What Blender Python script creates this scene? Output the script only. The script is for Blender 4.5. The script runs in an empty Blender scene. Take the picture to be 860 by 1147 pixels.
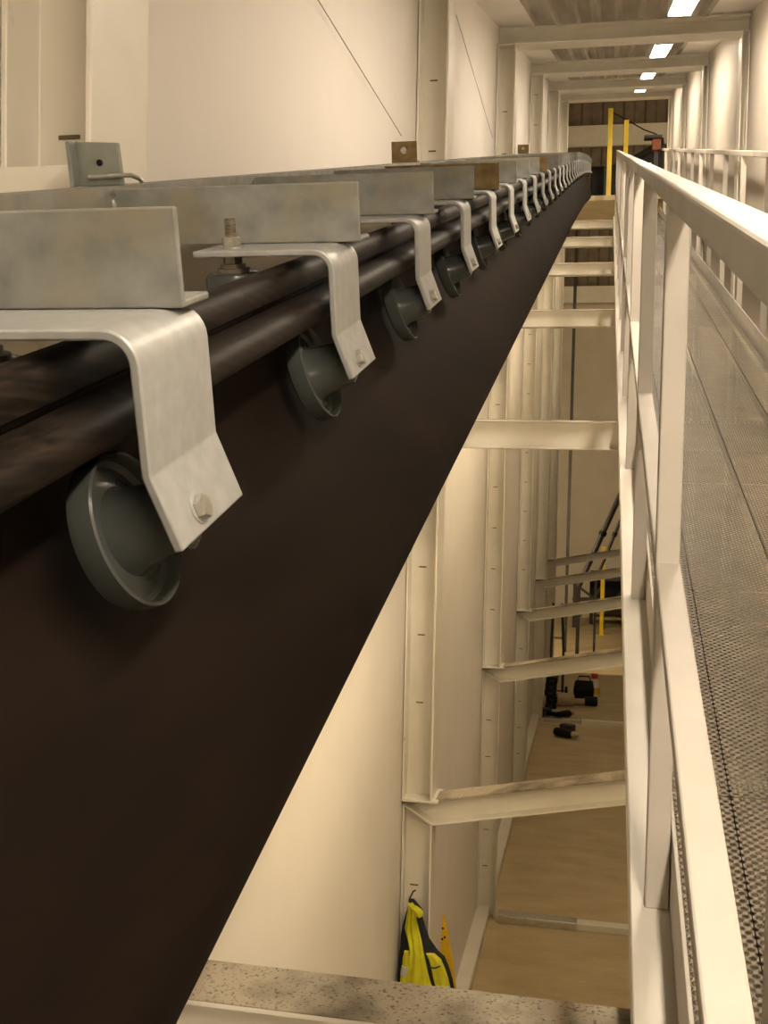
import bpy, math, random
from mathutils import Vector, Matrix
random.seed(7)
C = bpy.context.scene.collection
sc = bpy.context.scene

# ------------------------------------------------------------------ camera, world, exposure
ZC = 3.65                       # camera height over the lower floor
T = math.tan(math.radians(16.1))  # slope of the gallery
AL = math.radians(16.1)
YAW, PITCH, ROLL = math.radians(11.343), math.radians(-2.489), math.radians(1.2)
fw = Vector((-math.sin(YAW)*math.cos(PITCH), math.cos(YAW)*math.cos(PITCH), math.sin(PITCH)))
rt0 = Vector((math.cos(YAW), math.sin(YAW), 0)); up0 = rt0.cross(fw)
rt = rt0*math.cos(ROLL)+up0*math.sin(ROLL); up = -rt0*math.sin(ROLL)+up0*math.cos(ROLL)
cd = bpy.data.cameras.new('camera'); cam = bpy.data.objects.new('camera', cd); C.objects.link(cam)
m = Matrix.Identity(4)
for i in range(3):
    m[i][0] = rt[i]; m[i][1] = up[i]; m[i][2] = -fw[i]
m[0][3], m[1][3], m[2][3] = 0, 0, ZC
cam.matrix_world = m
cd.sensor_fit = 'AUTO'; cd.sensor_width = 36; cd.lens = 1210*36/1147; cd.clip_start = .02; cd.clip_end = 200
cd.dof.use_dof = False
sc.camera = cam
w = bpy.data.worlds.new('world'); sc.world = w; w.use_nodes = True
w.node_tree.nodes['Background'].inputs[0].default_value = (1, .85, .6, 1)
w.node_tree.nodes['Background'].inputs[1].default_value = .03
sc.view_settings.view_transform = 'Standard'; sc.view_settings.look = 'None'
sc.view_settings.gamma = 1; sc.view_settings.exposure = 0.12; sc.view_settings.use_curve_mapping = False
LAMP = 58.0                      # radiance of the fluorescent tubes
LAMP_COL = (1, .835, .64)
LOW_COL = (1, .78, .47)
LOW_FILL = 40.0  # strength of the added battens below the walkway
FAR_FILL = 420.0  # strength of the added out-of-view hall lights

# ------------------------------------------------------------------ materials
def nodes(name):
    mt = bpy.data.materials.new(name); mt.use_nodes = True
    nt = mt.node_tree; return mt, nt, nt.nodes['Principled BSDF']
def paint(name, c1, c2, rough=.5, scale=4., bump=.0, metal=0., stretch=(1, 1, 1), lo=.35, hi=.7, detail=5, spec=.5, dirt=None, dscale=30, dlo=.62, dhi=.75):
    mt, nt, b = nodes(name)
    tc = nt.nodes.new('ShaderNodeTexCoord'); mp = nt.nodes.new('ShaderNodeMapping')
    mp.inputs['Scale'].default_value = stretch
    nt.links.new(tc.outputs['Object'], mp.inputs[0])
    n = nt.nodes.new('ShaderNodeTexNoise'); n.inputs['Scale'].default_value = scale; n.inputs['Detail'].default_value = detail
    nt.links.new(mp.outputs[0], n.inputs['Vector'])
    r = nt.nodes.new('ShaderNodeValToRGB')
    r.color_ramp.elements[0].position = lo; r.color_ramp.elements[1].position = hi
    r.color_ramp.elements[0].color = (*c1, 1); r.color_ramp.elements[1].color = (*c2, 1)
    nt.links.new(n.outputs[0], r.inputs[0])
    col = r.outputs[0]
    if dirt:
        n2 = nt.nodes.new('ShaderNodeTexNoise'); n2.inputs['Scale'].default_value = dscale; n2.inputs['Detail'].default_value = 6
        nt.links.new(mp.outputs[0], n2.inputs['Vector'])
        r2 = nt.nodes.new('ShaderNodeValToRGB'); r2.color_ramp.elements[0].position = dlo; r2.color_ramp.elements[1].position = dhi
        nt.links.new(n2.outputs[0], r2.inputs[0])
        mx = nt.nodes.new('ShaderNodeMixRGB'); mx.inputs[2].default_value = (*dirt, 1)
        nt.links.new(r2.outputs[0], mx.inputs[0]); nt.links.new(col, mx.inputs[1]); col = mx.outputs[0]
    nt.links.new(col, b.inputs['Base Color'])
    b.inputs['Roughness'].default_value = rough; b.inputs['Metallic'].default_value = metal
    b.inputs['Specular IOR Level'].default_value = spec
    if bump:
        bm = nt.nodes.new('ShaderNodeBump'); bm.inputs['Strength'].default_value = bump; bm.inputs['Distance'].default_value = .004
        nt.links.new(n.outputs[0], bm.inputs['Height']); nt.links.new(bm.outputs[0], b.inputs['Normal'])
    return mt
M = {}
M['panel'] = paint('white_panel', (.85, .81, .75), (.88, .84, .78), .6, 3, spec=.3)
M['greypanel'] = paint('beige_panel', (.56, .51, .44), (.61, .56, .49), .6, 2, spec=.25)
M['cream'] = paint('cream_paint', (.78, .74, .64), (.84, .80, .70), .38, 6, dirt=(.45, .38, .26), dscale=14, dlo=.70, dhi=.85)
M['flange'] = paint('dusty_cream_paint', (.15, .125, .08), (.50, .43, .31), .7, 4.6, lo=.38, hi=.56, dirt=(.10, .08, .05), dscale=170, dlo=.55, dhi=.70)
M['rail'] = paint('rail_paint', (.60, .565, .50), (.66, .62, .555), .5, 8, spec=.25, dirt=(.5, .40, .26), dscale=22, dlo=.70, dhi=.80)
M['galv'] = paint('galvanised_steel', (.20, .205, .19), (.30, .305, .285), .5, 28, .05, .3, lo=.35, hi=.65, dirt=(.24, .20, .12), dscale=7, dlo=.5, dhi=.75)
M['zinc'] = paint('zinc_plate', (.37, .38, .37), (.44, .45, .44), .42, 60, .03, .3)
M['bolt'] = paint('bolt_steel', (.50, .49, .44), (.66, .65, .60), .28, 80, 0, .85)
M['stud'] = paint('stud_steel', (.22, .19, .14), (.35, .31, .24), .4, 80, 0, .8)
M['belt'] = paint('belt_rubber', (.0085, .0054, .0040), (.0150, .0095, .0066), .7, 3, .04, 0, (6, .5, 4), .35, .7, spec=.07, dirt=(.030, .016, .009), dscale=2.4, dlo=.60, dhi=.9)
M['profile'] = paint('worn_belt_profile', (.006, .0045, .0036), (.034, .023, .015), .55, 6, .10, 0, (30, .35, 30), .40, .78, spec=.17)
M['roller'] = paint('roller_plastic', (.048, .054, .050), (.066, .072, .066), .24, 10)
M['rust'] = paint('rusty_plate', (.15, .10, .035), (.27, .19, .08), .6, 30, .05, .2)
M['greyplate'] = paint('grey_plate', (.22, .24, .21), (.30, .31, .27), .5, 20, 0, .3, dirt=(.08, .06, .04), dscale=24, dlo=.62, dhi=.72)
M['dark'] = paint('dark_steel', (.030, .028, .026), (.055, .050, .044), .5, 12)
M['black'] = paint('black_plastic', (.006, .006, .006), (.012, .011, .010), .5, 10, spec=.2)
M['slot'] = paint('slot_shadow', (.12, .09, .05), (.16, .12, .07), .8, 10)
M['yellow'] = paint('yellow_paint', (.75, .52, .02), (.85, .62, .04), .4, 6)
M['hivis'] = paint('hivis_fabric', (.62, .60, .015), (.75, .72, .03), .75, 18, .1)
M['blackcloth'] = paint('black_fabric', (.012, .012, .014), (.022, .022, .024), .85, 30)
M['reflect'] = paint('reflective_tape', (.45, .45, .43), (.55, .55, .52), .3, 30)
M['orangeplastic'] = paint('yellow_sheet', (.85, .50, .02), (.90, .58, .03), .45, 8)
M['plywood'] = paint('floor_sheet', (.48, .38, .21), (.62, .50, .30), .5, 2.2, .05, 0, (1, 2.2, 1), .3, .7, dirt=(.62, .55, .40), dscale=9, dlo=.58, dhi=.78)
M['tape'] = paint('foil_tape', (.55, .54, .50), (.72, .71, .68), .25, 40, .3, .8)
M['farwall'] = paint('brown_cladding', (.14, .105, .07), (.20, .16, .11), .6, 5)
M['endwall'] = paint('grey_panel', (.56, .51, .42), (.62, .57, .47), .6, 2)
M['red'] = paint('red_plastic', (.55, .05, .02), (.62, .07, .03), .4, 8)
M['tan'] = paint('tan_wrapping', (.45, .35, .22), (.55, .45, .30), .6, 18)
M['redbox'] = paint('red_brown_paint', (.22, .055, .02), (.28, .08, .03), .5, 8)
M['wire'] = paint('wire_steel', (.16, .14, .11), (.22, .19, .15), .5, 20)
def deckmat(pal):
    mt, nt, b = nodes('ceiling_deck'); return mt
M['deckceil'] = paint('zinc_roof_deck', (.34, .30, .23), (.52, .47, .38), .45, 2, 0, .3, (3, .4, 1))
def emit(name, col, s):
    mt, nt, b = nodes(name)
    b.inputs['Base Color'].default_value = (.9, .9, .9, 1)
    b.inputs['Emission Color'].default_value = (*col, 1); b.inputs['Emission Strength'].default_value = s
    return mt
M['tube'] = emit('fluorescent_tube', LAMP_COL, LAMP)
M['lowtube'] = emit('fluorescent_tube_below', LOW_COL, LOW_FILL)
M['fartube'] = emit('fluorescent_tube_hall', LOW_COL, FAR_FILL)
def grating():
    mt, nt, b = nodes('perforated_plank')
    L = nt.links.new; N = nt.nodes.new
    tc = N('ShaderNodeTexCoord')
    def dist(off):
        a = N('ShaderNodeVectorMath'); a.operation = 'MULTIPLY_ADD'; a.inputs[1].default_value = (1/.019, 1/.0185, 0); a.inputs[2].default_value = (off, off, 0)
        L(tc.outputs['Object'], a.inputs[0])
        f_ = N('ShaderNodeVectorMath'); f_.operation = 'FRACTION'; L(a.outputs[0], f_.inputs[0])
        s = N('ShaderNodeVectorMath'); s.operation = 'SUBTRACT'; s.inputs[1].default_value = (.5, .5, 0); L(f_.outputs[0], s.inputs[0])
        g = N('ShaderNodeVectorMath'); g.operation = 'MULTIPLY'; g.inputs[1].default_value = (.019, .0185, 0); L(s.outputs[0], g.inputs[0])
        l = N('ShaderNodeVectorMath'); l.operation = 'LENGTH'; L(g.outputs[0], l.inputs[0])
        return l.outputs['Value']
    mn = N('ShaderNodeMath'); mn.operation = 'MINIMUM'; L(dist(0), mn.inputs[0]); L(dist(.5), mn.inputs[1])
    hole = N('ShaderNodeMath'); hole.operation = 'LESS_THAN'; hole.inputs[1].default_value = .0031; L(mn.outputs[0], hole.inputs[0])
    h = N('ShaderNodeMapRange'); h.inputs['From Min'].default_value = .0031; h.inputs['From Max'].default_value = .0060
    h.inputs['To Min'].default_value = 1; h.inputs['To Max'].default_value = 0; L(mn.outputs[0], h.inputs['Value'])
    bp = N('ShaderNodeBump'); bp.inputs['Strength'].default_value = 1.; bp.inputs['Distance'].default_value = .0016; L(h.outputs[0], bp.inputs['Height'])
    L(bp.outputs[0], b.inputs['Normal'])
    n = N('ShaderNodeTexNoise'); n.inputs['Scale'].default_value = 9; L(tc.outputs['Object'], n.inputs['Vector'])
    r = N('ShaderNodeValToRGB'); r.color_ramp.elements[0].color = (.105, .086, .060, 1); r.color_ramp.elements[1].color = (.165, .136, .098, 1)
    r.color_ramp.elements[0].position = .3; r.color_ramp.elements[1].position = .7
    L(n.outputs[0], r.inputs[0]); L(r.outputs[0], b.inputs['Base Color'])
    b.inputs['Metallic'].default_value = .4; b.inputs['Roughness'].default_value = .42
    tr = N('ShaderNodeBsdfTransparent'); mx = N('ShaderNodeMixShader')
    L(hole.outputs[0], mx.inputs[0]); L(b.outputs[0], mx.inputs[1]); L(tr.outputs[0], mx.inputs[2])
    L(mx.outputs[0], nt.nodes['Material Output'].inputs['Surface'])
    return mt
M['grating'] = grating()

# ------------------------------------------------------------------ mesh helpers
class MB:
    def __init__(s): s.v = []; s.f = []
    def add(s, vs, fs):
        o = len(s.v); s.v += [tuple(v) for v in vs]; s.f += [tuple(i+o for i in f) for f in fs]; return s
    def box(s, x0, x1, y0, y1, z0, z1):
        return s.add([(x0,y0,z0),(x1,y0,z0),(x1,y1,z0),(x0,y1,z0),(x0,y0,z1),(x1,y0,z1),(x1,y1,z1),(x0,y1,z1)],
                     [(0,3,2,1),(4,5,6,7),(0,1,5,4),(1,2,6,5),(2,3,7,6),(3,0,4,7)])
    def prism(s, poly, place, a, b):
        """poly (p,q) list; place(p,q,t) -> xyz; extruded t from a to b"""
        n = len(poly)
        vs = [place(p, q, a) for p, q in poly]+[place(p, q, b) for p, q in poly]
        fs = [tuple(reversed(range(n))), tuple(range(n, 2*n))]+[(i, (i+1) % n, n+(i+1) % n, n+i) for i in range(n)]
        return s.add(vs, fs)
    def rings(s, rings, closed=True, caps=True):
        n = len(rings[0]); vs = [v for r in rings for v in r]; fs = []
        for k in range(len(rings)-1):
            for i in range(n if closed else n-1):
                j = (i+1) % n
                fs.append((k*n+i, k*n+j, (k+1)*n+j, (k+1)*n+i))
        if caps:
            fs.append(tuple(reversed(range(n)))); fs.append(tuple((len(rings)-1)*n+i for i in range(n)))
        return s.add(vs, fs)
    def tube(s, pts, r, n=8):
        pts = [Vector(p) for p in pts]; rings = []
        for i, p in enumerate(pts):
            d = (pts[min(i+1, len(pts)-1)]-pts[max(i-1, 0)]).normalized()
            a = d.cross(Vector((0, 0, 1)) if abs(d.z) < .9 else Vector((1, 0, 0))).normalized(); b = d.cross(a)
            rr = r[i] if isinstance(r, (list, tuple)) else r
            rings.append([p+(a*math.cos(2*math.pi*k/n)+b*math.sin(2*math.pi*k/n))*rr for k in range(n)])
        return s.rings(rings)
    def bar(s, a, b, w, h, upv=(0, 0, 1)):
        a, b = Vector(a), Vector(b); d = (b-a).normalized(); u = d.cross(Vector(upv)).normalized(); v = u.cross(d)
        return s.rings([[p+u*w/2*i+v*h/2*j for i, j in ((-1,-1),(1,-1),(1,1),(-1,1))] for p in (a, b)])
    def lathe(s, prof, o=(0,0,0), ax=(0,0,1), n=32, hexa=False):
        """closed profile of (r, t)"""
        o = Vector(o); ax = Vector(ax).normalized()
        a = ax.cross(Vector((0, 1, 0)) if abs(ax.y) < .9 else Vector((1, 0, 0))).normalized(); b = ax.cross(a)
        k = len(prof); vs = []; fs = []
        for i in range(n):
            an = 2*math.pi*i/n
            for r, t in prof: vs.append(o+ax*t+(a*math.cos(an)+b*math.sin(an))*r)
        for i in range(n):
            j = (i+1) % n
            for q in range(k-1): fs.append((i*k+q, j*k+q, j*k+q+1, i*k+q+1))
        if prof[0][0] > 1e-6 and prof[0] != prof[-1]:
            fs.append(tuple(i*k for i in reversed(range(n)))); fs.append(tuple(i*k+k-1 for i in range(n)))
        return s.add(vs, fs)
    def build(s, name, mat, parent=None, smooth=None, bevel=None, seg=2, subs=0):
        me = bpy.data.meshes.new(name); me.from_pydata(s.v, [], s.f); me.update()
        import bmesh
        bm = bmesh.new(); bm.from_mesh(me); bmesh.ops.remove_doubles(bm, verts=bm.verts, dist=1e-6)
        bmesh.ops.recalc_face_normals(bm, faces=bm.faces); bm.to_mesh(me); bm.free()
        mats = mat if isinstance(mat, list) else [mat]
        for x in mats: me.materials.append(x)
        o = bpy.data.objects.new(name, me); C.objects.link(o)
        if parent: o.parent = parent
        if subs:
            sm = o.modifiers.new('subdivision', 'SUBSURF'); sm.levels = subs; sm.render_levels = subs
        if bevel:
            bv = o.modifiers.new('bevel', 'BEVEL'); bv.width = bevel; bv.segments = seg; bv.limit_method = 'ANGLE'; bv.angle_limit = math.radians(35)
        if smooth is not None:
            for p in me.polygons: p.use_smooth = True
            me.set_sharp_from_angle(angle=math.radians(smooth))
        return o
def tag(o, label, cat, group=None):
    o['label'] = label; o['category'] = cat
    if group: o['group'] = group
    return o
def thing(name, label, cat, loc=(0,0,0), rot=(0,0,0), group=None):
    o = bpy.data.objects.new(name, None); C.objects.link(o); o.location = loc; o.rotation_euler = rot; o.empty_display_size = .1
    return tag(o, label, cat, group)
def struct(o): o['kind'] = 'structure'; return o
ORD = ['nearest','second','third','fourth','fifth','sixth','seventh','eighth','ninth','tenth','eleventh','twelfth','thirteenth','fourteenth','fifteenth','sixteenth','seventeenth','eighteenth','nineteenth','twentieth','twenty-first','twenty-second','twenty-third','twenty-fourth','twenty-fifth','twenty-sixth','twenty-seventh','twenty-eighth','twenty-ninth','thirtieth','thirty-first','thirty-second']
def hpoly(w, h, tf, tw):
    """H section: width w along p, depth h along q, centred"""
    a, b, c = w/2, h/2, tw/2
    return [(-a,-b),(a,-b),(a,-b+tf),(c,-b+tf),(c,b-tf),(a,b-tf),(a,b),(-a,b),(-a,b-tf),(-c,b-tf),(-c,-b+tf),(-a,-b+tf)]

# ------------------------------------------------------------------ the room
XL, XR, YB, YE, YH = -.90, 1.0, -5.0, 19.6, 27.0
FY = [1.59+3.55*k for k in range(6)]
def inc(y, d=0.): return ZC+T*y+d
def wall_poly(x0, x1, name, mat):
    b = MB(); place = lambda p, q, t: (t, p, q)
    b.prism([(YB, -.02), (YE, -.02), (YE, inc(YE, 1.05)), (YB, inc(YB, 1.05))], place, x0, x1)
    return struct(b.build(name, mat))
wall_poly(XL-.08, XL, 'wall_left', M['panel'])
wall_poly(XR, XR+.08, 'wall_right', M['greypanel'])
struct(MB().box(XL-.08, XR+.08, YB-.1, YB, -.02, inc(YB, 1.05)).build('wall_back', M['panel']))
struct(MB().box(-4, 4.5, YB-.1, YH, -.12, 0).build('floor', M['plywood']))
struct(MB().box(XL, XL+.11, YB, YE, 0, .07).build('baseboard_left', M['cream'], bevel=.01))
# sloping ceiling: ribbed zinc deck between two flat strips
c0 = .97
b = MB(); prof = []
x = -.62
while x < .60:
    prof += [(x, c0), (x+.02, c0+.045), (x+.105, c0+.045), (x+.125, c0)]; x += .165
prof.append((x, c0)); low = prof[:]
poly = low+[(x, c0+.06), (-.62, c0+.06)]
b.prism(poly, lambda p, q, t: (p, t, inc(t, q)), YB, YE)
struct(b.build('ceiling', M['deckceil']))
b = MB(); sq = lambda x0, x1, d0, d1: [(x0, d0), (x1, d0), (x1, d1), (x0, d1)]
sl = lambda p, q, t: (p, t, inc(t, q))
b.prism(sq(XL, -.62, c0, c0+.06), sl, YB, YE); b.prism(sq(x, XR, c0, c0+.06), sl, YB, YE)
struct(b.build('trim_1', M['panel']))

# far hall beyond the last frame
b = MB(); prof = []
x = -4.
while x < 4.4:
    prof += [(x, YH), (x+.05, YH+.05), (x+.25, YH+.05), (x+.30, YH)]; x += .5
prof += [(x, YH), (x, YH+.12), (-4., YH+.12)]
b.prism(prof, lambda p, q, t: (p, q, t), 7.9, 13)
struct(b.build('wall_far', M['farwall']))
struct(MB().box(-4, 4.5, YH, YH+.12, -.02, 7.9).build('wall_end', M['endwall']))
struct(MB().box(-4, 4.5, YE, YH, 13, 13.1).build('ceiling_far', M['farwall']))
struct(MB().box(-4.1, -4, YE, YH, 0, 13).build('wall_far_left', M['farwall']))
struct(MB().box(4.5, 4.6, YE, YH, 0, 13).build('wall_far_right', M['farwall']))
b = MB(); b.box(-4, XL-.08, YE-.1, YE, 0, 13).box(XR+.08, 4.5, YE-.1, YE, 0, 13).box(XL-.08, XR+.08, YE-.1, YE, inc(YE, 1.05), 13)
struct(b.build('wall_gallery_end', M['panel']))

struct(MB().box(-4, 4.5, YH-.10, YH, 11.45, 11.95).build('trim_2', M['cream'], bevel=.01))
struct(MB().box(-4, 4.5, YH-.10, YH, 12.6, 13).build('trim_3', M['endwall'], bevel=.01))
struct(MB().box(-4, 4.5, YH-.10, YH, 7.7, 8.1).build('trim_4', M['cream'], bevel=.01))
# ------------------------------------------------------------------ portal frames
def frame(k, Y):
    t = thing('portal_frame', f'cream steel portal frame with sloping lower beam, {ORD[k]} frame from the camera', 'steel frame', (0, Y, 0), group='portal frames along the gallery')
    zt = inc(Y, .80)
    lower = k > 0
    a_ = .195
    zo = ZC-1.637; zi = ZC-1.727
    top = lambda x: zo+a_*(x+.896)
    bot = lambda x: zi+a_*(x+.75)
    pz = lambda p, q, s_: (p, s_, q)
    xo, xi = XL+.004, -.75
    xc = (xo+xi)/2
    z0 = 0
    if lower:
        z0 = top(xi)+.012
        b = MB()
        b.prism([(xo, 0), (xi, 0), (xi, zi), (xo, zo)], pz, -.004, .004)
        b.prism([(xo, 0), (xo+.009, 0), (xo+.009, zo), (xo, zo)], pz, -.07, .07)
        b.prism([(xi-.009, 0), (xi, 0), (xi, zi), (xi-.009, zi)], pz, -.07, .07)
        lc = b.build('lower_column', M['cream'], t, bevel=.0015, seg=1)
        z = .4
        while k < 4 and z < zo-.15:
            MB().box(xo+.035, xo+.075, -.0075, -.0035, z, z+.006).build('bolt_slot', M['slot'], lc); z += .30
        xe = .93
        b = MB()
        b.prism([(xo, zo), (xi, zi), (xe, bot(xe)), (xe, top(xe))], pz, -.004, .004)
        b.prism([(xi, zi), (xe, bot(xe)), (xe, bot(xe)+.009), (xi, zi+.009)], pz, -.07, .07)
        b.prism([(xo, zo), (xi, zi), (xi+.004, zi+.009), (xo+.012, zo)], pz, -.07, .07)
        lbm = b.build('lower_beam', M['cream'], t, bevel=.0015, seg=1)
        b = MB(); b.prism([(xo, zo), (xe, top(xe)), (xe, top(xe)+.009), (xo, zo+.009)], pz, -.07, .07)
        b.build('top_flange', M['flange'], lbm)
        b = MB(); b.box(xo, xi+.03, -.105, .105, z0-.012, z0); b.build('base_plate', M['cream'], t, bevel=.002, seg=1)
    for side in (-1, 1):
        if side < 0: a0, a1, zb = xo, xi, z0
        else: a0, a1, zb = XR-.004, .935, 0
        xm, dep = (a0+a1)/2, abs(a0-a1)
        b = MB(); b.prism(hpoly(.20, dep, .010, .008), lambda p, q, s_: (xm+q, p, s_), zb, zt)
        c = b.build('column', M['cream'], t, bevel=.002, seg=1)
        if side < 0:
            z = max(z0, 2.3)+.2
            while k < 4 and z < zt-.2:
                MB().box(xo+.045, xo+.08, -.0075, -.0035, z, z+.006).build('bolt_slot', M['slot'], c); z += .33
    b = MB(); b.prism(hpoly(.15, .13, .012, .008), lambda p, q, s_: (s_, p, inc(Y, .865)+q), xo, .995); b.build('roof_beam', M['cream'], t, bevel=.002, seg=1)
    d = -1.327 if k else -1.347
    b = MB(); b.prism(hpoly(.13 if k == 0 else .11, .135, .009, .007), lambda p, q, s_: (s_, p, inc(Y, d)+q), -.745, .93); fb = b.build('floor_beam', M['cream'], t, bevel=.002, seg=1)
    b = MB(); b.box(-.744, .93, -(.0645 if k == 0 else .0545), (.0645 if k == 0 else .0545), inc(Y, d)+.0675, inc(Y, d)+.0695); b.build('dusty_top', M['flange'], fb)
    if k == 0:
        b = MB(); b.box(xo, -.72, -.115, -.103, inc(Y, -.10)-0, inc(Y, -.030)); b.build('joint_plate', M['cream'], t, bevel=.002, seg=1)
for k, Y in enumerate(FY): frame(k, Y)

# ------------------------------------------------------------------ ceiling lamps
def lamp(Y, k, label):
    t = thing('batten_light', label, 'ceiling light', (.43, Y, inc(Y, .965)), (AL, 0, 0), 'fluorescent lights down the gallery ceiling')
    b = MB(); b.prism([(-.08,-.002),(-.08,-.080),(-.074,-.080),(-.074,-.045),(.074,-.045),(.074,-.080),(.08,-.080),(.08,-.002)], lambda p, q, s_: (p, s_, q), -.75, .75); b.build('housing', M['panel'], t, bevel=.002)
    b = MB(); b.prism([(-.073,-.050),(-.073,-.082),(-.05,-.088),(.05,-.088),(.073,-.082),(.073,-.050)], lambda p, q, s_: (p, s_, q), -.73, .73); b.build('diffuser', M['tube'], t)
    for y in (-.74, .74): MB().box(-.078, .078, y-.010, y+.010, -.092, -.045).build('end_cap', M['panel'], t, bevel=.004)
for k in range(-2, 5):
    Y = 3.45+3.56*k+0.05
    nm = {1:'nearest bright fluorescent batten light on the ceiling in view', 2:'second bright fluorescent batten light from the camera', 3:'third bright fluorescent batten light from the camera', 4:'farthest small bright fluorescent batten light on the ceiling'}.get(k, 'fluorescent batten light on the ceiling above the camera')
    lamp(Y, k, nm)

# unseen battens added under the walkway to brighten the lower gallery
for k in range(5):
    Y = 3.4+3.55*k
    t = thing('batten_light', 'fluorescent batten light hung under the walkway planks', 'ceiling light', (.20, Y, inc(Y, -1.222)), (AL, 0, 0), group='battens below the walkway')
    MB().box(-.045, .045, -.75, .75, -.055, 0).build('housing', M['panel'], t, bevel=.006)
    b = MB(); b.tube([(0, -.72, -.085), (0, .72, -.085)], .025, 10); b.build('tube', M['lowtube'], t, smooth=40)
    for y in (-.735, .735): MB().box(-.03, .03, y-.012, y+.012, -.112, -.05).build('lamp_holder', M['panel'], t)
for k, (x, z) in enumerate(((2.2, 11.2), (-2.4, 3.0))):  # fill lights added out of view to brighten the far hall
    t = thing('wall_light', ['fluorescent batten high on the far side of the gallery end wall', 'fluorescent batten low on the far side of the gallery end wall'][k], 'wall light', (x, YE+.001, z))
    MB().box(-.75, .75, 0, .05, -.08, .08).build('housing', M['panel'], t, bevel=.006)
    b = MB(); b.tube([(-.7, .08, 0), (.7, .08, 0)], .022, 10); b.build('tube', M['fartube'], t, smooth=40)
# ------------------------------------------------------------------ walkway
Y0W, Y1W = -1.2, 19.3
wk = thing('walkway', 'sloping walkway of perforated grey metal planks between white rails', 'walkway', (.45, 1.0, inc(1.0, -1.18)), (AL, 0, 0))
# local: x, s (along slope), n
cosA, sinA = math.cos(AL), math.sin(AL)
def wl(x, y, d):   # world (x, Y, drop below plane) -> walkway-local
    dz = (inc(y, -d))-(inc(1.0, -1.18)); dy = y-1.0
    return (x-.45, dy*cosA+dz*sinA, -dy*sinA+dz*cosA)
cols = [(.132, .245), (.247, .470), (.472, .695), (.697, .846)]
rows = [2.03+.95*k for k in range(-2, 19)]
for x0, x1 in cols:
    for r0 in rows:
        L_ = .95/cosA
        b = MB(); b.add([(0,0,0),(x1-x0,0,0),(x1-x0,L_-.004,0),(0,L_-.004,0)], [(0,1,2,3)])
        for xa, xb in ((0, .004), (x1-x0-.004, x1-x0)): b.box(xa, xb, 0, L_-.004, -.035, -.0004)
        o = b.build('deck_plank', M['grating'], wk); o.location = wl(x0, r0, 1.175)
for x0, x1, op in ((.064, .131, 1), (.847, .930, -1)):
    b = MB(); b.prism([(x0, 1.185), (x1, 1.185), (x1, 1.192), (x0+.007, 1.192), (x0+.007, 1.252), (x1, 1.252), (x1, 1.259), (x0, 1.259)], lambda p, q, s: wl(p, s, q), Y0W, Y1W)
    b.build('stringer', M['cream'], wk, bevel=.002, seg=1)

def railing(name, xa, xb, xt0, xt1, label, Ys, y0, y1):
    t = thing(name, label, 'railing', ((xa+xb)/2, Ys[0], inc(Ys[0], -1.185)))
    lx, ly, lz = t.location
    sw = lambda p, q, s: (p-lx, s-ly, inc(s, -q)-lz)
    b = MB(); b.prism(sq(xa, xb, .092, .055), sw, y0, y1); b.build('handrail', M['rail'], t, bevel=.005, seg=3)
    y = 3.55
    while y < y1:
        MB().prism(sq(xa-.0015, xb+.0015, .0935, .0535), sw, y-.006, y+.006).build('weld_joint', M['rail'], t); y += 3.55
    b = MB(); b.prism(sq(xa, xb, .665, .640), sw, y0, y1); b.build('knee_rail', M['rail'], t, bevel=.003)
    b = MB(); b.prism(sq(xt0, xt1, 1.184, 1.06), sw, y0, y1); b.build('toe_board', M['rail'], t, bevel=.001, seg=1)
    for Y in Ys:
        h = .0185
        b = MB(); b.add([(xa+.001-lx, Y-h-ly, inc(Y-h, -1.185)-lz), (xb-.001-lx, Y-h-ly, inc(Y-h, -1.185)-lz), (xb-.001-lx, Y+h-ly, inc(Y+h, -1.185)-lz), (xa+.001-lx, Y+h-ly, inc(Y+h, -1.185)-lz),
                         (xa+.001-lx, Y-h-ly, inc(Y-h, -.09)-lz), (xb-.001-lx, Y-h-ly, inc(Y-h, -.09)-lz), (xb-.001-lx, Y+h-ly, inc(Y+h, -.09)-lz), (xa+.001-lx, Y+h-ly, inc(Y+h, -.09)-lz)],
                        [(0,3,2,1),(4,5,6,7),(0,1,5,4),(1,2,6,5),(2,3,7,6),(3,0,4,7)])
        b.build('post', M['rail'], t, bevel=.003)
PY = [1.74+1.2*k for k in range(-2, 15)]
railing('walkway_railing', .085, .123, .124, .130, 'near white steel railing right beside the dark belt conveyor', PY, Y0W, Y1W-.2)
railing('walkway_railing', .862, .900, .850, .856, 'far white steel railing along the right wall of the walkway', [1.74+1.2*k for k in range(0, 15)], Y0W, 19.7)

# ------------------------------------------------------------------ conveyor
DY, CY0, NST = .592, .744, 31
def extra(y): return 0. if y < 9 else .157*((y-9)/9.8)**2
def cz(y): return inc(y, -extra(y))
def cang(y):
    return math.atan((cz(y+.05)-cz(y-.05))/.1)
NP = [(-.413,.150),(-.410,.136),(-.402,.130),(-.388,.131),(-.379,.140),(-.377,.152),(-.380,.163),(-.388,.168),(-.389,.173),(-.372,.171),(-.358,.174),(-.350,.182),(-.348,.192),(-.352,.203),(-.362,.2095),(-.385,.2125),(-.404,.216)]
BP = [(-.404,.2155),(-.398,.219),(-.396,.224),(-.400,.229),(-.411,.233),(-.411,.262),(-.402,.305),(-.382,.35),(-.352,.42),(-.328,.50),(-.312,.57),(-.307,.62)]
for i in range(1, 13):
    a = math.pi*i/12; BP.append((-.45+.143*math.cos(a), .62+.143*math.sin(a)))
BP += [(-.591,.56),(-.583,.49),(-.569,.41),(-.552,.34),(-.52,.28),(-.465,.232),(-.435,.210),(-.418,.200)]
def yl(a, b_, st=.25):
    n = int((b_-a)/st)+1; return [a+(b_-a)*i/n for i in range(n+1)]
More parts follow.
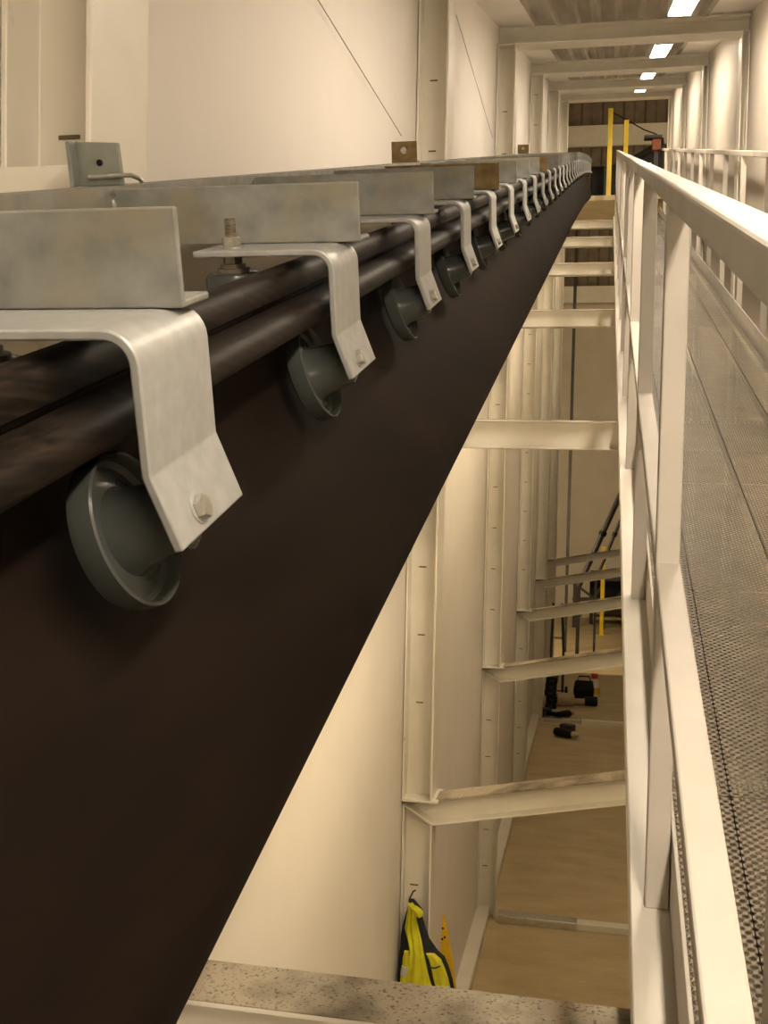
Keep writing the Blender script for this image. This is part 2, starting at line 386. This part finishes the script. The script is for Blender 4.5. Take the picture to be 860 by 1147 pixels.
bt = thing('belt', 'dark brown closed pouch belt hanging from two profiled edges under the rollers', 'conveyor belt', (-.45, .6, cz(.6)-.78))
def lofted(poly, ys, parent, name, mat, smooth, closed=True):
    l = parent.location
    b = MB(); b.rings([[(x-l.x, y-l.y, cz(y)-d-l.z) for x, d in poly] for y in ys], closed=closed, caps=closed)
    return b.build(name, mat, parent, smooth=smooth)
ysb = yl(-.8, 18.7)
th = .006
inner = [(x+(.007 if x < -.45 else -.007)*(1 if abs(x+.45) > .02 else 0), d-(.006 if d > .62 else 0)) for x, d in reversed(BP)]
lofted(BP+inner, ysb, bt, 'belt_pouch', M['belt'], 50)
lofted(NP+[(-.414,.2155),(-.414,.190)], ysb, bt, 'edge_profile', M['profile'], 40)

# long side channel that carries the cross angles
lb = thing('side_channel', 'galvanised side channel running along the left wall behind the rollers', 'steel channel', (-.68, .6, cz(.6)-.11))
lofted([(-.646,.028),(-.646,.108),(-.715,.108),(-.715,.102),(-.652,.102),(-.652,.034),(-.715,.034),(-.715,.028)], yl(-.8, 18.6), lb, 'channel', M['galv'], None)

def fillet(pts, radii, n=6):
    out = []
    for i, p in enumerate(pts):
        p = Vector(p)
        if i in (0, len(pts)-1) or radii[i] == 0: out.append(p); continue
        a, c = (Vector(pts[i-1])-p).normalized(), (Vector(pts[i+1])-p).normalized()
        ang = a.angle(c); dd = radii[i]/math.tan(ang/2)
        p0, p1 = p+a*dd, p+c*dd
        cen = p+(a+c).normalized()*(radii[i]/math.sin(ang/2))
        v0, v1 = p0-cen, p1-cen; om = v0.angle(v1)
        for k in range(n+1):
            s = k/n; out.append(cen+(v0*math.sin((1-s)*om)+v1*math.sin(s*om))/math.sin(om))
    return out
def offset(pts, t):
    out = []
    for i, p in enumerate(pts):
        d = (pts[min(i+1, len(pts)-1)]-pts[max(i-1, 0)]).normalized()
        out.append(p+Vector((d.y, -d.x))*t)
    return out
outer = fillet([(-.487,-.1045),(-.308,-.1045),(-.308,-.208),(-.289,-.262)], [0,.026,.012,0], 7)
bpoly = outer+list(reversed(offset(outer, .008)))
SF, SB = -.098, .036
SM = (SF+SB)/2-.020
pl = Vector((-.2950, 0, -.2450)); ax = Vector((-.9433, 0, -.3319))
def prism_hex(r, t0, t1):
    return [(0, t0), (r*.92, t0), (r, t0+.0012), (r, t1-.0015), (r*.9, t1), (0, t1)]
def station(k):
    y = CY0+DY*k
    nm = ORD[k]
    rust = k in (3, 4, 7)
    loc, rot = (0, y, cz(y)), (cang(y), 0, 0)
    return loc, rot
def ca_mesh(rust):
    pass
protos = None
def build_station():
    a = thing('cross_angle', '', 'steel angle')
    b = MB(); b.prism([(0,-.1040),(0,-.030),(.006,-.030),(.006,-.098),(.056,-.098),(.056,-.1040)], lambda p, q, t: (t, p, q), -.645, -.312)
    a_o = b.build('angle', M['galv'], a, bevel=.0018, seg=2)
    b = MB(); b.tube([(-.645+.001*math.sin(i*2.1), -.001, -.100+.005*i) for i in range(14)], [.0035+.0012*math.sin(i*2.6) for i in range(14)], 8); b.build('weld_bead', M['bolt'], a, smooth=60)
    r = thing('roller_bracket', '', 'roller bracket')
    b = MB(); b.prism([tuple(p) for p in bpoly], lambda p, q, t: (p, t, q), SF, SB)
    b.build('bent_plate', M['zinc'], r, bevel=.0018, seg=2, smooth=24)
    b = MB(); b.lathe(prism_hex(.0098, -.0085, -.0008), pl+Vector((0, SM, 0)), ax, 6); bo = b.build('axle_bolt', M['bolt'], r)
    b = MB(); b.lathe([(0,-.0012),(.0125,-.0012),(.0125,.0008),(0,.0008)], pl+Vector((0, SM, 0)), ax, 24); b.build('washer', M['zinc'], bo, smooth=30)
    # cup shaped support roller, open towards the plate
    ro = pl+Vector((0, SM, 0))
    prof = [(0,.0075),(.012,.0075),(.012,.0105),(.0245,.0105),(.0280,.0135),(.0295,.030),(.0320,.050),(.036,.061),(.045,.0665),(.0525,.067),(.0565,.063),(.0580,.0530),(.0595,.0510),(.0615,.0525),(.0622,.066),(.0605,.0725),(.055,.0755),(0,.0755)]
    b = MB(); b.lathe(prof, ro, ax, 48); rl = b.build('support_roller', M['roller'], r, smooth=35)
    # guide roller hanging under the arm on a stud
    cx, cs = -.449, SM-.008
    o = (cx, cs, 0)
    b = MB(); b.lathe([(0,-.182),(.030,-.182),(.034,-.178),(.036,-.172),(.036,-.142),(.034,-.136),(.030,-.1335),(.020,-.1335),(0,-.1335)], o, (0,0,1), 40); b.build('guide_roller', M['roller'], r, smooth=35)
    b = MB(); b.lathe([(0,-.140),(.0060,-.140)]+[q for i in range(10) for q in ((.0074, -.098+i*.0028), (.0064, -.0966+i*.0028))]+[(.0072,-.069),(.006,-.0675),(0,-.0675)], o, (0,0,1), 16); sd = b.build('stud', M['stud'], r, smooth=30)
    b = MB(); b.lathe(prism_hex(.0125, -.1020, -.0905), o, (0,0,1), 6); b.lathe([(0,-.1043),(.0150,-.1043),(.0150,-.1020),(0,-.1020)], o, (0,0,1), 24); b.build('nut', M['bolt'], sd)
    b = MB(); b.lathe(prism_hex(.0125, -.1235, -.1117), o, (0,0,1), 6); b.lathe([(0,-.1335),(.021,-.1335),(.021,-.1290),(.016,-.1285),(.016,-.1235),(0,-.1235)], o, (0,0,1), 24); b.build('lock_nut', M['stud'], sd)
    return a, r
def dup(root):
    r = root.copy(); C.objects.link(r)
    for ch in list(root.children):
        c = ch.copy(); C.objects.link(c); c.parent = r
        for g in ch.children:
            d = g.copy(); C.objects.link(d); d.parent = c
    return r
pa, pr = build_station()
for k in range(NST):
    a, r = (pa, pr) if k == 0 else (dup(pa), dup(pr))
    loc, rot = station(k)
    a.location = loc; r.location = (0 if k == 0 else -.016, loc[1], loc[2]); a.rotation_euler = rot; r.rotation_euler = rot
    colr = 'rust-stained' if k in (4, 8) else 'galvanised'
    a['label'] = f'{colr} cross angle lying on the {ORD[k]} roller bracket from the camera'; a['group'] = 'cross angles over the conveyor'
    r['label'] = f'zinc bent-plate roller bracket with dark cup roller, {ORD[k]} from the camera'; r['group'] = 'roller brackets along the belt'
    if k in (4, 8):
        ch = a.children[0]; ch.data = ch.data.copy(); ch.data.materials[0] = M['rust']

# lugs standing on the side channel
def lug(y, mat, label, name, wd, ht, grey=False):
    t = thing(name, label, 'steel plate', (-.70, y, cz(y)-.028), (cang(y), 0, 0))
    b = MB()
    if grey:
        b.prism([(-.035,0),(.035,0),(.033,ht),(-.036,ht+.004)], lambda p, q, s: (p, s, q), 0, .008)
        b.box(-.034, -.028, -.022, 0, 0, ht+.004)
        o = b.build('lug_plate', mat, t, bevel=.0015)
        h = MB(); h.lathe([(0,-.0015),(.0045,-.0015),(.0045,.002),(0,.002)], (.004, -.0002, ht*.55), (0,-1,0), 16); h.build('bolt_hole', M['black'], t)
        w_ = MB(); w_.tube([(-.012, -.006, .012), (.03, -.006, .013), (.05, -.004, .013), (.058, .004, .008), (.058, .012, .004)], .0032, 8); w_.build('wire_hook', M['bolt'], t, smooth=40)
    else:
        b.box(-wd/2, wd/2, 0, .008, 0, ht); b.box(-wd/2, wd/2, 0, .05, 0, .006)
        b.build('lug_plate', mat, t, bevel=.001)
        h = MB(); h.lathe([(0,-.002),(.013,-.002),(.013,.0),(.009,.0),(.009,.008),(0,.008)], (0, 0, ht*.6), (0,-1,0), 12); h.build('bolt', M['bolt'], t)
lug(1.42, M['greyplate'], 'grey steel lug with a hole and wire hook on the side channel', 'lug', .07, .056, True)
lug(3.72, M['rust'], 'rust-brown bolted lug plate, nearer of the two on the side channel', 'lug', .088, .07)
lug(8.9, M['rust'], 'rust-brown lug plate, farther and smaller one on the side channel', 'lug', .088, .07)
# thin bracing wires on the left wall
for i, (p, q) in enumerate((((-.885, 2.78, inc(2.78, .60)), (-.885, 4.62, inc(4.62, .08))), ((-.885, 6.1, inc(6.1, .80)), (-.885, 8.3, inc(8.3, .10))))):
    b = MB(); b.tube([p, q], .0018, 6); o = b.build('bracing_wire', M['wire'])
    tag(o, ['thin slanting wire across the wall panel before the second frame', 'thin slanting wire across the wall panel between second and third frame'][i], 'wire')

# ------------------------------------------------------------------ things down on the lower floor
for i, (Y, x1) in enumerate(((8.55, .21), (15.6, .12))):
    t = thing('floor_joint_strip', ['shiny foil-covered strip over the nearer floor joint', 'shiny foil-covered strip over the farther floor joint'][i], 'floor strip', (-.3, Y, 0), group='floor joint strips')
    MB().box(-.42, 1.2, .0, .10, 0, .055).build('joint_sill', M['cream'], t, bevel=.004)
    b = MB(); b.box(-.42, x1-.0, -.012, .102, .0, .062); b.build('foil_tape', M['tape'], t, bevel=.003)


# hi-vis jacket hung on the second frame
JX, JY, JZ = -.1504*4.99, 4.99, ZC-.4162*4.99
K = .00067
jk = thing('jacket', 'yellow high-visibility jacket with black lining hung on the second frame column', 'jacket', (JX, JY, JZ))
def cloth(name, rows, mat, parent, y0, depth, fold=0., nf=3., ph=0., sub=1):
    rr = [(r[0], r[1], r[2]) for r in rows]
    ys = []
    for i in range(len(rr)-1):
        for q in range(4):
            f = q/4; ys.append(tuple(rr[i][c]*(1-f)+rr[i+1][c]*f for c in range(3)))
    ys.append(rr[-1]); rings = []; n = 20
    for cy, l, r in ys:
        ring = []
        for i in range(n+1):
            f = i/n; x = l+(r-l)*f
            d = depth*math.sqrt(max(0, 1-(2*f-1)**2))*(.8+.2*math.sin(cy*.013+ph))
            d += fold*math.sin(f*math.pi*2*nf+cy*.011+ph)*min(1, 4*f*(1-f)*2)
            ring.append(((x-300)*K, y0-d, -(cy-140)*K))
        for i in range(n, -1, -1):
            f = i/n; x = l+(r-l)*f
            ring.append(((x-300)*K, y0+.008, -(cy-140)*K))
        rings.append(ring)
    b = MB(); b.rings(rings); return b.build(name, mat, parent, smooth=60)
cloth('lining', [(128,160,195),(200,150,262),(260,135,262),(330,118,285),(400,108,312),(480,105,375),(520,100,425),(600,97,462),(680,93,487),(740,90,500),(850,95,525),(1000,105,540),(1130,110,545)], M['blackcloth'], jk, .02, .035, .006, 2)
shell = cloth('shell', [(133,165,190),(170,160,225),(200,158,225),(260,150,225),(330,138,245),(400,160,265),(480,180,285),(560,165,310),(640,150,335),(710,150,350),(800,140,375),(900,140,400),(1000,145,420),(1120,150,425)], M['hivis'], jk, .0, .050, .010, 2.5, .6)
cloth('collar', [(150,185,222),(172,190,258),(192,205,275),(214,228,272)], M['hivis'], jk, -.02, .030, .004, 1.5)
fr = cloth('front_panel', [(485,300,360),(520,318,405),(580,335,435),(650,352,460),(720,372,478),(800,395,500),(900,420,515),(1000,440,522),(1110,445,525)], M['hivis'], jk, -.012, .022, .003, 1.5, 1.)
cloth('sleeve', [(470,150,182),(520,140,185),(570,138,178),(640,128,172),(720,122,170),(820,118,165),(900,120,160)], M['hivis'], jk, -.035, .022, .003, 1.5, 2.)
cloth('reflective_band', [(572,136,180),(632,126,176)], M['reflect'], jk, -.045, .020)
cloth('hem_band', [(700,378,470),(745,386,484)], M['reflect'], jk, -.020, .022)
b = MB(); b.tube([((338-300)*K, -.040, -(566-140)*K), ((375-300)*K, -.046, -(562-140)*K), ((410-300)*K, -.042, -(546-140)*K)], .0035, 6); b.build('pocket_zip', M['blackcloth'], fr, smooth=40)
b = MB(); b.tube([((176-300)*K, -.01, -(140-140)*K), ((172-300)*K, .0, .02), ((180-300)*K, .06, .03), ((186-300)*K, .10, .02)], .004, 8); b.build('hanging_loop', M['blackcloth'], jk, smooth=40)

# pointed yellow sheet behind the column
ys_ = thing('marker_sheet', 'tall pointed yellow sheet with small black holes standing behind the jacket', 'sheet', (-.70, 5.30, 0))
b = MB(); b.rings([[(x, y, z) for x, y in ((-w_/2+o_, -.003), (w_/2+o_, -.003), (w_/2+o_, .003), (-w_/2+o_, .003))] for z, w_, o_ in ((0, .20, .04), (.9, .12, .02), (1.22, .055, .002), (1.40, .008, -.014))])
b.build('sheet', M['orangeplastic'], ys_, bevel=.001)
for x, z in ((-.016, 1.33), (-.006, 1.285), (-.018, 1.275)):
    b = MB(); b.lathe([(0,-.0042),(.006,-.0042),(.006,-.002),(0,-.002)], (x, 0, z), (0, 1, 0), 12); b.build('hole', M['black'], ys_)

# tools and boxes on the lower floor
def drill(loc, rz, label, dark=True):
    t = thing('cordless_drill', label, 'power tool', loc, (0, 0, rz), 'cordless tools on the lower floor'); t.scale = (1.6, 1.6, 1.6)
    b = MB(); b.lathe([(0,-.09),(.030,-.088),(.036,-.07),(.036,.06),(.030,.075),(0,.076)], (0, 0, .042), (1, 0, 0), 20); b.build('motor_body', M['black'], t, smooth=40)
    b = MB(); b.lathe([(0,.07),(.024,.072),(.026,.09),(.022,.12),(.010,.135),(0,.135)], (0, 0, .042), (1, 0, 0), 16); b.build('chuck', M['tan'], t, smooth=40)
    b = MB(); b.bar((-.03, .02, .04), (-.06, .15, .035), .045, .04); b.build('handle', M['black'], t, bevel=.010)
    b = MB(); b.box(-.12, .0, .14, .215, 0, .075); b.build('battery', M['dark'], t, bevel=.008)
drill((-.40, 14.75, 0), -.45, 'black cordless drill lying alone on the floor before the farther joint strip')
drill((-.44, 15.85, 0), .9, 'black cordless drill lying just beyond the joint strip in front of the tool pile')
t = thing('power_grinder', 'dark cylindrical grinder with tan grip lying right of the tool pile', 'power tool', (-.14, 16.85, .075), (0, 0, .1))
b = MB(); b.lathe([(0,-.02),(.06,-.02),(.072,.0),(.072,.16),(.06,.175),(0,.175)], (0,0,0), (1,0,0), 24); b.build('motor', M['black'], t, smooth=40)
b = MB(); b.lathe([(0,-.20),(.035,-.20),(.045,-.18),(.050,-.02),(0,-.02)], (0,0,-.015), (1,0,0), 20); b.build('grip', M['tan'], t, smooth=40)
for k in range(5):
    t = thing('tool_case', ['lowest','second lowest','middle','second highest','topmost'][k]+' black case in the stack by the left wall', 'case', (-.66+.012*math.sin(k*2.), 16.6, .098*k), (0, 0, .05*math.sin(k*3.)), 'black cases stacked by the left wall')
    MB().box(-.085, .085, -.14, .14, 0, .092).build('case_body', M['black'], t, bevel=.012)
    MB().box(-.088, .088, -.143, .143, .055, .061).build('lid_seam', M['dark'], t)
    MB().box(-.03, .03, -.155, -.139, .03, .05).build('latch', M['dark'], t, bevel=.004)
t = thing('tool_bag', 'black open tool bag standing in the middle of the tool pile', 'bag', (-.18, 17.25, 0))
b = MB(); b.rings([[(sx*w_, sy*d_, z) for sx, sy in ((-1,-1),(1,-1),(1,1),(-1,1))] for z, w_, d_ in ((0,.15,.10),(.18,.16,.11),(.30,.14,.08),(.30,.12,.06),(.20,.13,.08))]); b.build('bag_body', M['black'], t, bevel=.012)
b = MB(); b.tube([(-.11, 0, .29), (-.08, 0, .38), (.08, 0, .38), (.11, 0, .29)], .012, 8); b.build('carry_handle', M['black'], t, smooth=50)
t = thing('paint_can', 'pale round can lying between the black cases and the tool bag', 'can', (-.47, 16.75, .10))
b = MB(); b.lathe([(0,-.14),(.095,-.14),(.10,-.135),(.10,.135),(.095,.14),(0,.14)], (0,0,0), (1,.25,0), 24); b.build('can_body', M['tan'], t, smooth=40)
b = MB(); b.lathe([(0,.138),(.085,.138),(.085,.148),(0,.148)], (0,0,0), (1,.25,0), 24); b.build('can_lid', M['tape'], t, smooth=40)
t = thing('canister', 'white canister with red cap standing behind the tool bag', 'canister', (-.02, 17.6, 0))
b = MB(); b.lathe([(0,0),(.085,0),(.09,.01),(.09,.22),(.06,.27),(.04,.29),(0,.29)], n=24); b.build('canister_body', M['panel'], t, smooth=40)
b = MB(); b.lathe([(0,.29),(.05,.29),(.055,.30),(.055,.36),(.045,.37),(0,.37)], n=20); b.build('cap', M['red'], t, smooth=40)
b = MB(); b.lathe([(.0905,.05),(.092,.05),(.092,.15),(.0905,.15)], n=24); b.build('label_band', M['orangeplastic'], t, smooth=40)
t = thing('hand_cart', 'dark folded hand cart frame leaning on the left wall beyond the tool pile', 'cart', (-.62, 17.6, 0), (0, 0, .1))
for x in (-.10, .10):
    b = MB(); b.tube([(x*.9, -.1, .05), (x, .05, .7), (x*.7, .22, 1.45)], .022, 10); b.build('side_rail', M['dark'], t, smooth=40)
    b = MB(); b.lathe([(0,-.02),(.06,-.02),(.075,-.012),(.075,.012),(.06,.02),(0,.02)], (x*1.5, -.1, .075), (1,0,0), 20); b.build('wheel', M['black'], t, smooth=40)
b = MB(); b.bar((-.14, -.1, .075), (.14, -.1, .075), .02, .02); b.build('axle', M['dark'], t)
for z, y in ((.45, -.01), (.9, .10)):
    b = MB(); b.bar((-.1, y, z), (.1, y, z), .02, .03); b.build('cross_bar', M['tan'], t)
for i, (p, q, r) in enumerate((((-.36, 20.6, ZC-2.2), (.62, 20.6, ZC+.2), .05), ((-.05, 20.9, ZC-2.1), (.72, 20.9, ZC-.0), .032))):
    t = thing('pipe_strut', ['thick dark slanting strut behind the far lower beams', 'thin dark slanting strut right of the thick one'][i], 'strut', p)
    d = Vector(q)-Vector(p)
    b = MB(); b.tube([(0,0,0), d], r, 12); b.build('tube', M['dark'], t, smooth=40)
    c0_ = d*.42; dn = d.normalized()
    b = MB(); b.lathe([(r*.9,-.04),(r*1.45,-.04),(r*1.45,.04),(r*.9,.04),(r*.9,-.04)], c0_, dn, 16); b.build('clamp', M['black'], t, smooth=40)
    b = MB(); b.bar(Vector((0,0,-(ZC-2.2 if i == 0 else ZC-2.1))), (0,0,0), r*1.4, r*1.4, (0,1,0)); b.build('foot_post', M['dark'], t)
t = thing('steel_trestle', 'dark braced steel trestle standing before the far grey wall', 'trestle', (.1, 25.2, 0))
for x in (-.62, .0, .55, .62):
    b = MB(); b.box(x-.05, x+.05, -.05, .05, 0, 1.15); b.build('leg', M['dark'], t, bevel=.006)
for a_, c_ in (((-.62, 0, .1), (.0, 0, 1.0)), ((.0, 0, .25), (.62, 0, 1.15)), ((-.62, 0, 1.0), (0, 0, .55))):
    b = MB(); b.bar(a_, c_, .05, .08, (0, 1, 0)); b.build('brace', M['dark'], t)
b = MB(); b.box(-.68, .68, -.07, .07, .62, .70); b.build('cross_beam', M['dark'], t, bevel=.006)
b = MB(); b.box(-.68, .68, -.09, .09, 1.12, 1.22); b.build('top_beam', M['dark'], t, bevel=.006)
t = thing('machine_guard', 'black box-shaped machine guard behind the dark trestle', 'machine', (.35, 26.2, 0))  # solid black box stands in for the shade of a dark opening
MB().box(-.55, .95, -.3, .5, .38, 1.2).build('guard_box', M['black'], t, bevel=.02)
for x in (-.5, .9):
    MB().box(x-.04, x+.04, -.26, -.18, 0, .40).build('leg', M['dark'], t)
MB().box(-.5, .9, -.25, .3, .10, .16).build('shelf', M['tan'], t, bevel=.01)
def ypost(loc, h, label):
    t = thing('yellow_post', label, 'post', loc, group='yellow posts')
    MB().box(-.042, .042, -.042, .042, .012, h).build('shaft', M['yellow'], t, bevel=.006)
    MB().box(-.09, .09, -.09, .09, 0, .014).build('foot_plate', M['yellow'], t, bevel=.003)
    MB().box(-.046, .046, -.046, .046, h, h+.02).build('cap', M['yellow'], t, bevel=.006)
ypost((.09, 24.2, 0), 1.95, 'thin yellow post standing on the lower floor before the dark trestle')
PZ = ZC+4.86
pf = thing('end_platform', 'brown landing platform at the top end of the gallery', 'platform', (.2, 20.7, 0))
MB().box(-1.0, 1.0, -.95, 1.2, PZ-.09, PZ).build('landing_plate', M['plywood'], pf, bevel=.004)
for x in (-.82, .95):
    MB().box(x-.03, x+.03, 1.0, 1.1, 0, PZ-.09).build('support_post', M['dark'], pf)
ypost((-.03, 19.95, PZ), 1.55, 'taller-looking nearer yellow post at the top end of the belt')
ypost((.255, 20.55, PZ), 1.52, 'second yellow post behind the white railing end at the gallery top')
t = thing('barrier_chain', 'thin black line running from the yellow posts down to the right', 'chain', (-.03, 19.95, PZ+1.52))
b = MB(); b.tube([(0,0,0), (.285,.60,.035), (.60, .62, -.15), (.83, .53, -.27)], .012, 8); b.build('chain', M['black'], t, smooth=40)
hd = thing('belt_hood', 'large black hood over the belt at the top end of the gallery', 'machine hood', (.2, 21.2, PZ))
b = MB(); b.rings([[(x, -.5, 0), (x, .6, 0), (x, .6, h), (x, -.2, h), (x, -.5, h*.82)] for x, h in ((-.56,.85),(-.2,.85),(.25,1.05),(.75,1.35))]); b.build('hood_shell', M['black'], hd, bevel=.02)
for x in (-.3, .4):
    b = MB(); b.box(x-.02, x+.02, -.53, -.46, .02, .75); b.build('stiffening_rib', M['dark'], hd, bevel=.004)
cb = thing('control_box', 'red-brown control box on a dark stand right of the yellow posts', 'control box', (.80, 20.48, PZ))
MB().box(-.04, .04, -.04, .04, 0, 1.0).build('stand', M['dark'], cb)
MB().box(-.08, .08, -.07, .07, .95, 1.16).build('box', M['redbox'], cb, bevel=.012)
MB().box(-.22, .10, -.09, .09, 1.16, 1.22).build('rain_cover', M['dark'], cb, bevel=.012)
